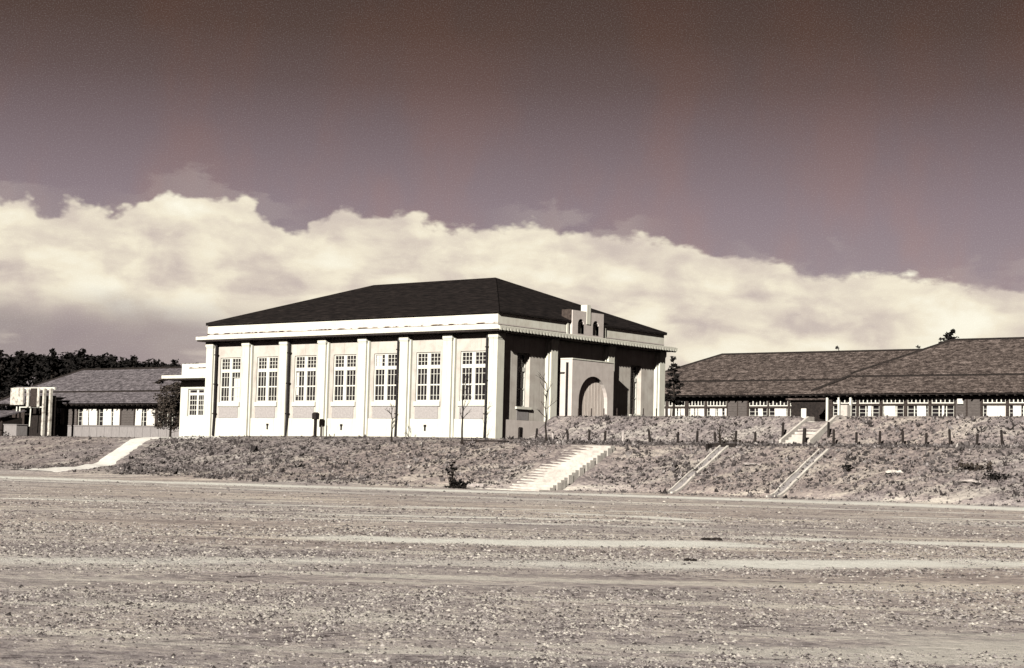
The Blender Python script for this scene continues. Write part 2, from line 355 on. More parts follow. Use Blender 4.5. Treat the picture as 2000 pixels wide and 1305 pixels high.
streak = q.noise(q.vec(sx_.outputs[0], (.16, 1.1, 1)), 1.0, 6, .6)
c = q.ramp(v, [(.40, (.12, .097, .095)), (.46, (.39, .338, .328)), (.53, (.60, .522, .480)), (.61, (.94, .86, .73))])
c = q.mix(q.math('MULTIPLY', q.mr(streak, .51, .60), .55), c, (.95, .89, .77))
c = q.mix(q.math('MULTIPLY', q.math('SUBTRACT', 1, q.mr(streak, .36, .47)), .50), c, (.30, .26, .25))
hue = q.mr(q.noise(tc, .07, 3, .5), .38, .62)
c = q.mix(q.math('MULTIPLY', hue, .32), c, q.mix(1, c, (1.12, .98, .84), 'MULTIPLY'))
c = q.mix(q.math('MULTIPLY', q.mr(mid, .46, .64), .22), c, (.36, .31, .30))
bs = q.math('MULTIPLY', a2, q.mr(q.noise(tc, 4.5, 4, .6), .44, .60, .45, 1))
c = q.mix(q.math('MULTIPLY', a2, .55), c, q.mix(1, c, (.72, .69, .695), 'MULTIPLY'))
c = q.mix(q.math('MULTIPLY', bs, .66), c, (.115, .098, .098))
tf = q.math('MULTIPLY', a1, q.mr(q.math('ADD', q.math('MULTIPLY', fine, .6), q.math('MULTIPLY', mid, .6)), .36, .58, .45, 1), clamp=True)
c = q.mix(tf, c, (1.0, .96, .86))
q.put(b.inputs['Base Color'], c)
bn = q.new('ShaderNodeBump'); bn.inputs['Strength'].default_value = .8; bn.inputs['Distance'].default_value = .07
q.put(bn.inputs['Height'], q.math('ADD', fine, q.math('MULTIPLY', dots, .8))); q.l.new(bn.outputs[0], b.inputs['Normal'])
me.materials.append(mt)
go = bpy.data.objects.new('ground', me); COL.objects.link(go); tag(go, 'dry grassy field rising in banks to the terrace', 'ground', kind='structure')
# ------------------------------------------------------------------ tufts and clods (countless)
def scatter(name, P, size, tone, hgt, mat, n=4, flat=.6):
    """P (k,3) base points -> one mesh of ragged little clumps"""
    k = len(P)
    ang = rng.uniform(0, 2*np.pi, (k, n)); tilt = rng.uniform(.1, 1, (k, n))
    base = P[:, None, :] + np.stack([np.cos(ang), np.sin(ang), np.zeros_like(ang)], -1)*(size[:, None, None]*.35*rng.uniform(0, 1, (k, n, 1)))
    dirv = np.stack([np.cos(ang+1.57), np.sin(ang+1.57), np.zeros_like(ang)], -1)
    wv = size[:, None, None]*rng.uniform(.25, .6, (k, n, 1))
    tip = base + np.stack([np.cos(ang)*tilt*flat, np.sin(ang)*tilt*flat, np.ones_like(ang)*hgt], -1)*size[:, None, None]*rng.uniform(.5, 1.2, (k, n, 1))
    V = np.stack([base-dirv*wv, base+dirv*wv, tip], 2).reshape(-1, 3)
    nf = k*n
    me = bpy.data.meshes.new(name); me.vertices.add(nf*3); me.vertices.foreach_set('co', V.ravel())
    me.loops.add(nf*3); me.loops.foreach_set('vertex_index', np.arange(nf*3)); me.polygons.add(nf)
    me.polygons.foreach_set('loop_start', np.arange(0, nf*3, 3)); me.polygons.foreach_set('loop_total', np.full(nf, 3))
    me.update()
    at = me.attributes.new('tone', 'FLOAT', 'POINT'); at.data.foreach_set('value', np.repeat(tone, n*3).astype(np.float32))
    me.materials.append(mat); o = bpy.data.objects.new(name, me); COL.objects.link(o)
    return o
mt = bpy.data.materials.new('dry_grass'); mt.use_nodes = True; q = N(mt.node_tree)
b = mt.node_tree.nodes['Principled BSDF']; b.inputs['Roughness'].default_value = .9; b.inputs['Specular IOR Level'].default_value = .1
at = q.new('ShaderNodeAttribute', attribute_name='tone').outputs['Fac']
q.put(b.inputs['Base Color'], q.ramp(at, [(0, (.05, .042, .040)), (.3, (.14, .120, .115)), (.6, (.37, .325, .31)), (1, (.80, .74, .63))]))
GM = mt
def mounds(name, P, size, tone, hgt, mat, n=5):
    k = len(P); ang = np.arange(n)*2*np.pi/n+rng.uniform(0, 6.28, (k, 1)); rad = size[:, None]*rng.uniform(.55, 1.2, (k, n))
    ring = np.stack([P[:, 0:1]+np.cos(ang)*rad*1.25, P[:, 1:2]+np.sin(ang)*rad, P[:, 2:3]-.004+0*ang], -1)
    apex = P+np.stack([rng.normal(0, .2, k)*size, rng.normal(0, .2, k)*size, size*hgt*rng.uniform(.5, 1.3, k)], -1)
    V = np.concatenate([apex[:, None], ring], 1).reshape(-1, 3); b0 = (np.arange(k)*(n+1))[:, None]
    Fc = np.stack([b0+0*np.arange(n), b0+1+np.arange(n), b0+1+(np.arange(n)+1) % n], -1).reshape(-1)
    me = bpy.data.meshes.new(name); me.vertices.add(len(V)); me.vertices.foreach_set('co', V.ravel())
    me.loops.add(len(Fc)); me.loops.foreach_set('vertex_index', Fc); me.polygons.add(k*n)
    me.polygons.foreach_set('loop_start', np.arange(0, len(Fc), 3)); me.polygons.foreach_set('loop_total', np.full(k*n, 3)); me.update()
    at = me.attributes.new('tone', 'FLOAT', 'POINT'); at.data.foreach_set('value', np.repeat(tone, n+1).astype(np.float32))
    me.materials.append(mat); o = bpy.data.objects.new(name, me); COL.objects.link(o)
    return o
# field: density falls with distance from the near edge of the field
k = 420000
r = 10*np.exp(rng.uniform(0, 1, k)*math.log(9)); a = -YAW + rng.uniform(-.36, .36, k)
px = CAM.x + r*np.sin(a); py = CAM.y + r*np.cos(a)
patch = np.sin(px*.55+py*.21)*np.sin(py*.63-px*.17)+.6*np.sin(px*1.7-py*1.1)+.5*np.sin(px*.23-py*.31)+.5*np.sin((px*.78-py*.62)*.9)
ok = (h0(px, py) < -2.6) & (py < -5) & (track(px, py)*1.15 < rng.uniform(.12, 1.0, k)) & (patch > rng.uniform(-1.5, 1.3, k)) & (rng.uniform(size=k) < np.clip((55-r)/26, .10, 1)); px, py, r = px[ok], py[ok], r[ok]
sz = np.minimum((.0045+.00033*r)*rng.lognormal(0, .5, len(px)), .012+.0011*r)
u_ = rng.uniform(size=len(px)); tone = np.where(u_ < .40, rng.uniform(.02, .42, len(px)), np.where(u_ < .92, rng.uniform(.50, .85, len(px)), rng.uniform(.80, .92, len(px))))
o = mounds('grass', np.stack([px, py, h(px, py)], -1), sz, tone, .62, GM)
tag(o, 'short dry grass tufts and clods over the open field', 'grass', kind='stuff')
k = 150000
px = rng.uniform(-62, 52, k); py = rng.uniform(-14, 5.4, k)
z0 = h0(px, py); ok = (z0 > -2.72) & ~((py > -.35) & (px < .25) & (px > -62)) & ~((px > 6.9) & (px < 10.1) & (py > -9) & (py < -1.8)) & ~((px > 16.4) & (px < 18.8) & (py > 2.2))
rampx = np.interp(py, [-13, -9, -3, 1], [-21.8, -22.9, -26.8, -28]); ok &= ~((np.abs(px-rampx) < 1.6) & (py < 1.5))
flatlawn = (py > -3) & (px < 3); ok &= ~(flatlawn & (rng.uniform(size=k) < .6))
leftpale = (px < -26.5) & (rng.uniform(size=k) < .80); ok &= ~leftpale
px, py = px[ok], py[ok]
dk = 1+.14*((px < .5) & (px > -28) & (py < -2.8))+.22*((px > .5) & (z0[ok] > -2.5)); vis = (z0[ok] > -2.42+.25*np.sin(px*.9)) | (rng.uniform(size=len(px)) < .30); pt_ = np.sin(px*1.3+py*.8)*np.sin(py*1.9-px*.5)+.5*np.sin(px*.37+py*1.1); vis &= (pt_ > rng.uniform(-2.2, .6, len(px)))
px, py, dk = px[vis], py[vis], dk[vis]
sz = .068*dk*rng.lognormal(0, .45, len(px)); tone = np.where(rng.uniform(size=len(px)) < .86, rng.uniform(.0, .40, len(px)), rng.uniform(.5, .7, len(px)))
o = scatter('weeds', np.stack([px, py, h(px, py)-.02], -1), sz, tone, .8, GM, 5, .8)
tag(o, 'dark scrubby weeds covering the grass banks', 'weeds', kind='stuff')
# ------------------------------------------------------------------ path
def strip(name, L, Rr, label, n=14, lift=.035, mat=None, ncross=8):
    mb = MB(); L = np.array(L, float); Rr = np.array(Rr, float)
    s = np.linspace(0, len(L)-1, n*(len(L)-1)+1); ii = np.arange(len(L))
    lx, ly = np.interp(s, ii, L[:, 0]), np.interp(s, ii, L[:, 1]); rx, ry = np.interp(s, ii, Rr[:, 0]), np.interp(s, ii, Rr[:, 1])
    jit = rng.normal(0, .09, (2, len(s)))
    for i in range(len(s)):
        for j in range(ncross+1):
            f = j/ncross; e = jit[0, i]*(1-f)+jit[1, i]*f if j in (0, ncross) else 0
            x = lx[i]*(1-f)+rx[i]*f+e; y = ly[i]*(1-f)+ry[i]*f
            mb.v.append((x, y, hh(x, y)+lift-(.09 if j in (0, ncross) else 0)))
    for i in range(len(s)-1):
        for j in range(ncross):
            a = i*(ncross+1)+j; mb.f.append((a, a+1, a+ncross+2, a+ncross+1))
    return tag(mb.build(name, mat or M['pale_earth'], smooth=True), label, 'path', kind='structure')
strip('path', [(-25.5,-14.2),(-23.6,-12.2),(-24.1,-9),(-28.0,-3),(-29.6,1)], [(-20.4,-14.2),(-20.6,-12.2),(-22.0,-9),(-25.9,-3),(-27.2,1)], 'bare pale earth path sloping up the left bank')
strip('path', [(-28.7,1.4),(-24.0,.25)], [(-27.2,-3.6),(-20.6,-1.9)], 'pale trodden strip before the low annex', 20)
# ------------------------------------------------------------------ the hall
HALL = empty('assembly_hall', (-12, 8.6, 0), 'large white hall with pilasters and dark hipped roof on the terrace', 'building')
GMAP = lambda u, d, z: (-d, u, z)            # gable face: u runs along +Y, d goes inward (-X)
XL, XR, YD = -24.45, 0., 17.2
bays = [(-20.98-.0, -17.6)]
pier = [-24.40, -20.98, -17.55, -14.17, -10.78, -7.42, -4.02, -.62]     # left edges, .62 wide
gp = [0, 5.06, 10.9, 16.58]                                            # gable pier positions (Y), .62 wide
wins = [(pier[i]+.62+pier[i+1])/2 for i in range(7)]
WW = .95
mb = MB()
grid_wall(mb, XL+.3, -.35, -.6, 6.2, [(c-WW, c+WW, 2.06, 4.94) for c in wins], .3, .25)
mg = MB(GMAP)
gw = [(2.27, 3.47, 1.84, 4.95), (13.79, 14.99, 1.84, 4.95)]
grid_wall(mg, .3, YD-.3, -.6, 6.2, gw, .35, .45)
mb.v += mg.v; nb_ = len(mb.v)-len(mg.v); mb.f += [tuple(i+nb_ for i in f) for f in mg.f]
mb.quad((XL+.3, .3, -.6), (XL+.3, YD-.3, -.6), (XL+.3, YD-.3, 6.2), (XL+.3, .3, 6.2))
mb.quad((XL+.3, YD-.3, -.6), (-.35, YD-.3, -.6), (-.35, YD-.3, 6.2), (XL+.3, YD-.3, 6.2))
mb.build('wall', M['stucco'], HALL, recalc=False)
# plinth
pl = MB()
for a, c in zip(pier, pier[1:]): pl.box(a+.62, c, .22, .33, -.6, 1.04)
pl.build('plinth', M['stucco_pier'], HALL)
pg = MB(GMAP); pg.box(.62, 5.06, .18, .34, -.6, 1.06); pg.build('plinth', M['stucco_side'], HALL)
# pilasters, each a part with its cap
def pilaster(mp, u0, w=.62, flip=False, d1=.34, zb=-.5):
    p = MB(mp)
    p.box(u0, u0+w, 0, d1, zb, 5.74)
    p.box(u0+w, u0+w+.14, .13, d1-.003, zb, 5.70)
    p.box(u0-.14, u0, .13, d1-.003, zb, 5.70) if u0 > 1 or mp is None and u0 > XL+1 else None
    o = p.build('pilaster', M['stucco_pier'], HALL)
    c = MB(mp); c.box(u0-.05, u0+w+.05, -.05, d1, 5.66, 5.98); c.box(u0-.02, u0+w+.02, -.02, d1-.01, 5.58, 5.66)
    c.build('cap', M['stucco_pier'], o)
for u in pier[:-1]: pilaster(None, u)
# corner pilaster wraps both faces
p = MB(); p.box(-.62, 0, 0, .62, -.5, 5.74); p.box(-.76, -.62, .13, .337, -.5, 5.70)
o = p.build('pilaster', M['stucco_pier'], HALL)
c = MB(); c.box(-.67, .05, -.05, .67, 5.66, 5.98); c.box(-.64, .02, -.02, .64, 5.58, 5.66); c.build('cap', M['stucco_pier'], o)
for u in gp[1:]: pilaster(GMAP, u, zb=.2, d1=.4)
# cornice slab and soffit
mb = MB(); mb.box(XL-.49, .49, -.49, YD+.49, 6.08, 6.30); mb.build('cornice', M['frieze'], HALL, bevel=.02)
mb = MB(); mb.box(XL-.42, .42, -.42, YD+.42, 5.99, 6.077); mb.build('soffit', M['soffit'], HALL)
# dentil row of round tile ends along the gable eave
mb = MB(); n = 60; pts_ = []
for i in range(n):
    yy = -.40 + i*(YD+.80)/(n-1)
    pts_ += [(yy-.13, 6.20), (yy-.085, 6.04), (yy, 6.00), (yy+.085, 6.04), (yy+.13, 6.20)]
for (a, za), (c_, zc_) in zip(pts_, pts_[1:]):
    mb.box(a, c_, 0, 1, 0, 1) if False else None
    if c_ <= a: c_ = a+.001
    k = len(mb.v); mb.v += [(.492, a, 6.24), (.492, c_, 6.24), (.492, c_, zc_), (.492, a, za), (.575, a, 6.24), (.575, c_, 6.24), (.575, c_, zc_), (.575, a, za)]
    mb.f += [tuple(k+i for i in q_) for q_ in ((4,5,6,7), (0,4,7,3), (1,2,6,5), (3,7,6,2), (0,1,5,4))]
mb.build('tile_ends', M['stucco_pier'], HALL)
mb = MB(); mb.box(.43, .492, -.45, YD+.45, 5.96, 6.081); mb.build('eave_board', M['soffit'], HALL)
# frieze with moulding
mb = MB(); mb.box(XL+.02, -.08, .08, YD-.08, 6.30, 7.06); mb.build('frieze', M['frieze'], HALL)
mb = MB(); mb.prism([(.08, 6.44), (.035, 6.46), (.035, 6.50), (.08, 6.53)], XL+.02, -.04); mb.build('moulding', M['stain'], HALL)
mb = MB(GMAP); mb.box(.09, YD-.1, .05, .083, 6.40, 6.46); mb.build('moulding', M['stucco_side'], HALL)
# roof
def hip(x0, x1, y0, y1, ze, rx0, rx1, yr, zr, th=.1, mb=None):
    mb = mb or MB()
    k = len(mb.v)
    mb.v += [(x0,y0,ze),(x1,y0,ze),(x1,y1,ze),(x0,y1,ze),(rx0,yr,zr),(rx1,yr,zr),(x0,y0,ze-th),(x1,y0,ze-th),(x1,y1,ze-th),(x0,y1,ze-th)]
    mb.f += [tuple(k+i for i in f) for f in ((0,1,5,4),(1,2,5),(2,3,4,5),(3,0,4),(6,9,8,7),(0,6,7,1),(1,7,8,2),(2,8,9,3),(3,9,6,0))]
    return mb
def ridges(x0, x1, y0, y1, ze, rx0, rx1, yr, zr, r, mat, parent):
    mb = MB(); e = .02
    for p0, p1 in (((rx0,yr,zr),(rx1,yr,zr)),((x0,y0,ze),(rx0,yr,zr)),((x0,y1,ze),(rx0,yr,zr)),((x1,y0,ze),(rx1,yr,zr)),((x1,y1,ze),(rx1,yr,zr))):
        mb.tube((p0[0],p0[1],p0[2]+e),(p1[0],p1[1],p1[2]+e), r, r, 6)
    return mb.build('ridge_cap', mat, parent)
rp = (XL-.05, .06, -.05, YD+.05, 7.16, -17.73, -7.25, 8.6, 10.2)
ro = hip(*rp, th=.1).build('roof', M['roof'], HALL); ridges(*rp, .05, M['roof'], ro)
# hall windows
def hall_window(mp, c, half, z0, z1, d, two=True, sill=True, par=HALL):
    f = MB(mp); t = .045
    f.box(c-half, c-half+.09, d, d+.09, z0, z1); f.box(c+half-.09, c+half, d, d+.09, z0, z1)
    f.box(c-half+.09, c+half-.09, d, d+.09, z0, z0+.09); f.box(c-half+.09, c+half-.09, d, d+.09, z1-.08, z1)
    tz0, tz1 = z0+.665*(z1-z0), z0+.74*(z1-z0); mz = z0+.335*(z1-z0)
    f.box(c-half+.09, c+half-.09, d-.02, d+.087, tz0, tz1)
    halves = ((c-half+.09, c-.13), (c+.13, c+half-.09)) if two else ((c-half+.09, c+half-.09),)
    if two: f.box(c-.13, c+.13, d-.01, d+.085, z0+.09, tz0); f.box(c-.13, c+.13, d-.01, d+.085, tz1, z1-.08)
    nc = 3; t = .032
    for a, b2 in halves:
        f.box(a, b2, d+.012, d+.07, mz-.03, mz+.05)
        for i in range(1, nc):
            u = a+(b2-a)*i/nc
            for za, zb in ((z0+.09, mz-.03), (mz+.05, tz0), (tz1, z1-.08)): f.box(u-t/2, u+t/2, d+.02, d+.06, za, zb)
        for zz in (z0+.09+(mz-z0-.12)*.33, mz+.05+(tz0-mz-.05)*.66, tz1+(z1-.08-tz1)/3, tz1+(z1-.08-tz1)*2/3):
            f.box(a, b2, d+.023, d+.057, zz-.012, zz+.012)
    o = f.build('window', M['trim'], par)
    p = MB(mp); p.box(c-half+.05, c+half-.05, d+.06, d+.085, z0+.05, z1-.05); p.build('pane', M['glass'], o)
    if sill:
        s = MB(mp); s.box(c-half-.06, c+half+.06, d-.16, d+.1, z0-.27, z0-.002); s.build('sill', M['stucco_pier'], o)
    return o
w0 = hall_window(None, wins[0], WW, 2.06, 4.94, .37)
allw = [w0]
for c in wins[1:]: allw.append(dup(w0, (c-wins[0], 0, 0)))
def curtain(wi, u0, u1, z0, z1):
    mb = MB(); c = wins[wi]; mb.box(c+u0, c+u1, .422, .428, z0, z1); o = mb.build('curtain', M['curtain'], HALL)
    o.parent = allw[wi]; o.location = Vector((0, 0, 0)) - (allw[wi].location)
curtain(0, .28, .86, 2.15, 3.60); curtain(4, -.84, -.42, 4.2, 4.84); curtain(2, -.84, -.66, 2.5, 3.9)
# grey panels below the windows, vents
for i, c in enumerate(wins):
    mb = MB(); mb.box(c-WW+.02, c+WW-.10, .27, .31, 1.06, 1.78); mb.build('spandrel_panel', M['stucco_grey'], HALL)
vents = MB()
for c in (-18.9+.25, -12.35+.15, -5.45):
    v_ = MB(); v_.box(c-.10, c+.10, .19, .23, .58, .70); v_.box(c-.06, c+.06, .19, .23, .34, .58); v_.build('vent', M['pipe'], HALL)
for a, b2 in gw_ if False else [(x[0], x[1]) for x in gw]:
    hall_window(GMAP, (a+b2)/2, (b2-a)/2, 1.84, 4.95, .66, two=False, sill=False)
    s = MB(GMAP); s.box(a-.1, b2+.1, .22, .78, 1.70, 1.838); s.build('sill', M['stucco_pier'], HALL)
    s = MB(GMAP); s.box(a+.05, b2-.05, .33, .36, 1.08, 1.62); s.build('spandrel_panel', M['board_grey'], HALL)
v_ = MB(GMAP); v_.box(2.35, 2.65, .15, .19, .30, .66); v_.build('vent', M['pipe'], HALL)
# down pipes
for x in (-23.55, -17.35+.62-.1, -7.62, -.83):
    mb = MB(); mb.tube((x, .12, 1.0), (x, .10, 6.0), .085, .085, 8); mb.tube((x-.04, .10, -.1), (x, .12, 1.02), .075, .085, 8)
    o = mb.build('downpipe', M['pipe'], HALL)
    
    for zz in (1.3, 3.2, 5.1): k_ = MB(); k_.box(x-.11, x+.11, .02, .24, zz, zz+.06); k_.build('bracket', M['pipe'], o)
# porch projecting from the gable
PF = -.70                                     # d of the porch front (X = +.70)
py0, py1, pc, ar = 6.2, 10.45, 8.36, 1.47
zsp, zt = 2.42, 4.80
mb = MB(GMAP)
def arch_poly(c, r, z0, zs, n=16): return [(c-r, z0)] + [(c+r*math.cos(math.pi-math.pi*i/n), zs+r*math.sin(math.pi-math.pi*i/n)) for i in range(n+1)] + [(c+r, z0)]
ap = arch_poly(pc, ar, 1.2, zsp)
mb.quad((py0, PF, 1.2), (pc-ar, PF, 1.2), (pc-ar, PF, zsp), (py0, PF, zsp)); mb.quad((pc+ar, PF, 1.2), (py1, PF, 1.2), (py1, PF, zsp), (pc+ar, PF, zsp))
aa = ap[1:-1]
for (a, za), (c_, zc_) in zip(aa, aa[1:]):
    ta = zt; mb.quad((a, PF, za), (c_, PF, zc_), (c_, PF, zt), (a, PF, zt))
mb.quad((py0, PF, zsp), (pc-ar, PF, zsp), (pc-ar, PF, zt), (py0, PF, zt)); mb.quad((pc+ar, PF, zsp), (py1, PF, zsp), (py1, PF, zt), (pc+ar, PF, zt))
full = ap
for (a, za), (c_, zc_) in zip(full, full[1:]): mb.quad((a, PF, za), (c_, PF, zc_), (c_, PF+.24, zc_), (a, PF+.24, za))
mb.quad((py1, PF, 1.2), (py1, .35, 1.2), (py1, .35, zt), (py1, PF, zt))
mb.quad((py0, PF, zt), (py1, PF, zt), (py1, .35, zt), (py0, .35, zt))
# left return wall with a tall narrow slot
d0, d1_, s0, s1 = PF, .35, -.42, -.22
for a, c_, za, zb in ((PF, s0, 1.2, zt), (s0, s1, 4.62, zt), (s1, .35, 1.2, zt)): mb.quad((py0, a, za), (py0, c_, za), (py0, c_, zb), (py0, a, zb))
for dd in (s0, s1): mb.quad((py0, dd, 1.2), (py0+.5, dd, 1.2), (py0+.5, dd, 4.62), (py0, dd, 4.62))
mb.build('porch', M['stucco_side'], HALL, recalc=False)
PO = HALL.children[-1]
mb = MB(GMAP); mb.plate([(u, z) for u, z in ap], PF+.241, PF+.30)
dr = mb.build('arched_door', M['door'], HALL)
mb = MB(GMAP)
for i in range(1, 9):
    u = pc-ar+2*ar*i/9; zz = zsp+math.sqrt(max(0, ar**2-(u-pc)**2))-.03; mb.box(u-.012, u+.012, PF+.228, PF+.242, 1.2, zz)
mb.build('batten', M['door'], dr)
mb = MB(GMAP); mb.box(py0+.03, py0+.08, s0, s1, 1.2, 4.62); mb.build('slot_shade', M['pipe'], HALL)  # black sheet inside the open slot, standing for its shaded depth
mb = MB(GMAP); mb.box(py0-.10, py0-.003, -.16, .33, 3.98, 4.04); mb.build('ledge', M['soffit'], HALL)
mb = MB(GMAP); mb.box(py0-.03, py1+.03, PF-.03, .34, zt+.003, zt+.07); mb.build('porch_coping', M['stucco_pier'], HALL)
# parapet ornament on the gable eave
mb = MB(GMAP); OD = .0
oy0, oy1 = 6.9, 10.1
arches = [(7.75, .30), (9.28, .30)]
segs_ = [oy0, 7.45, 8.05, 8.98, 9.58, oy1]
for a, c_ in ((oy0, 7.45), (8.05, 8.98), (9.58, oy1)): mb.box(a, c_, -.12, .62, 6.30, 7.80)
for ac, r_ in arches:
    P = arch_poly(ac, r_, 6.42, 7.02, 10)[1:-1]
    for (a, za), (c_, zc_) in zip(P, P[1:]):
        mb.quad((a, -.12, za), (c_, -.12, zc_), (c_, -.12, 7.80), (a, -.12, 7.80)); mb.quad((a, -.12, za), (c_, -.12, zc_), (c_, .12, zc_), (a, .12, za))
    for uu in (ac-r_, ac+r_): mb.quad((uu, -.12, 6.42), (uu, .12, 6.42), (uu, .12, 7.02), (uu, -.12, 7.02))
    mb.quad((ac-r_, -.12, 7.80), (ac+r_, -.12, 7.80), (ac+r_, .62, 7.80), (ac-r_, .62, 7.80)); mb.box(ac-r_, ac+r_, -.12, .40, 6.30, 6.42)
mb.build('parapet', M['stucco_side'], HALL, recalc=False)
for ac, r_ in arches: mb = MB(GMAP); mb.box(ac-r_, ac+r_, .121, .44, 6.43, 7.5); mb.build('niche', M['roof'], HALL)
mb = MB(GMAP); mb.box(8.30, 8.68, -.16, .3, 7.05, 8.22); mb.build('finial_block', M['stucco_pier'], HALL)
mb = MB(GMAP); mb.box(6.80, 6.897, -.05, .62, 7.05, 7.84); mb.build('dormer_cheek', M['cheek'], HALL)
for u in (6.55, 10.35): mb = MB(GMAP); mb.box(u, u+.17, .0, .079, 6.32, 7.04); mb.build('frieze_pier', M['stucco_pier'], HALL)
# low entrance annex on the left end
AN = MB(); grid_wall(AN, -29.1, -24.2, -.5, 3.62, [(-28.35, -26.75, 1.22, 3.05)], 2.0, .2)
AN.quad((-29.1, 2, -.5), (-29.1, 7, -.5), (-29.1, 7, 3.62), (-29.1, 2, 3.62))
AN.quad((-29.1, 7, -.5), (-24.2, 7, -.5), (-24.2, 7, 3.62), (-29.1, 7, 3.62))
an = AN.build('annex', M['stucco_pier'], HALL, recalc=False)
mb = MB(); mb.box(-29.9, -24.2, .95, 7.3, 3.70, 3.92); mb.build('canopy', M['frieze'], an, bevel=.015)
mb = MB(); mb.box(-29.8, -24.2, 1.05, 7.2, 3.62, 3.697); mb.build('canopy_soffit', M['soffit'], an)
mb = MB(); mb.box(-28.95, -24.2, 1.9, 6.9, 3.92, 4.74); mb.build('parapet', M['frieze'], an)
mb = MB(); mb.prism([(1.9, 4.42), (1.84, 4.44), (1.84, 4.48), (1.9, 4.50)], -28.2, -24.4); mb.build('moulding', M['stain'], an)
f = MB(); X0, X1, Z0, Z1, D = -28.35, -26.75, 1.22, 3.05, 2.1
f.box(X0, X0+.1, D, D+.08, Z0, Z1); f.box(X1-.1, X1, D, D+.08, Z0, Z1); f.box(X0+.1, X1-.1, D, D+.08, Z1-.08, Z1); f.box(X0+.1, X1-.1, D, D+.08, Z0, Z0+.08)
f.box(X0+.1, X1-.1, D-.01, D+.078, 2.62, 2.80); f.box(-27.55, -27.37, D-.005, D+.075, Z0+.08, 2.62); f.box(-27.55, -27.37, D-.005, D+.075, 2.80, Z1-.08)
for a, c_ in ((X0+.1, -27.55), (-27.37, X1-.1)):
    for i in (1, 2): u = a+(c_-a)*i/3; f.box(u-.011, u+.011, D+.02, D+.04, Z0+.08, 2.62)
    for i in (1, 2, 3): zz = Z0+.08+(2.62-Z0-.08)*i/4; f.box(a, c_, D+.015, D+.036, zz-.02, zz+.02)
f.build('window', M['trim'], an)
mb = MB(); mb.box(X0+.05, X1-.05, D+.042, D+.06, Z0+.04, Z1-.04); mb.build('pane', M['glass'], an)
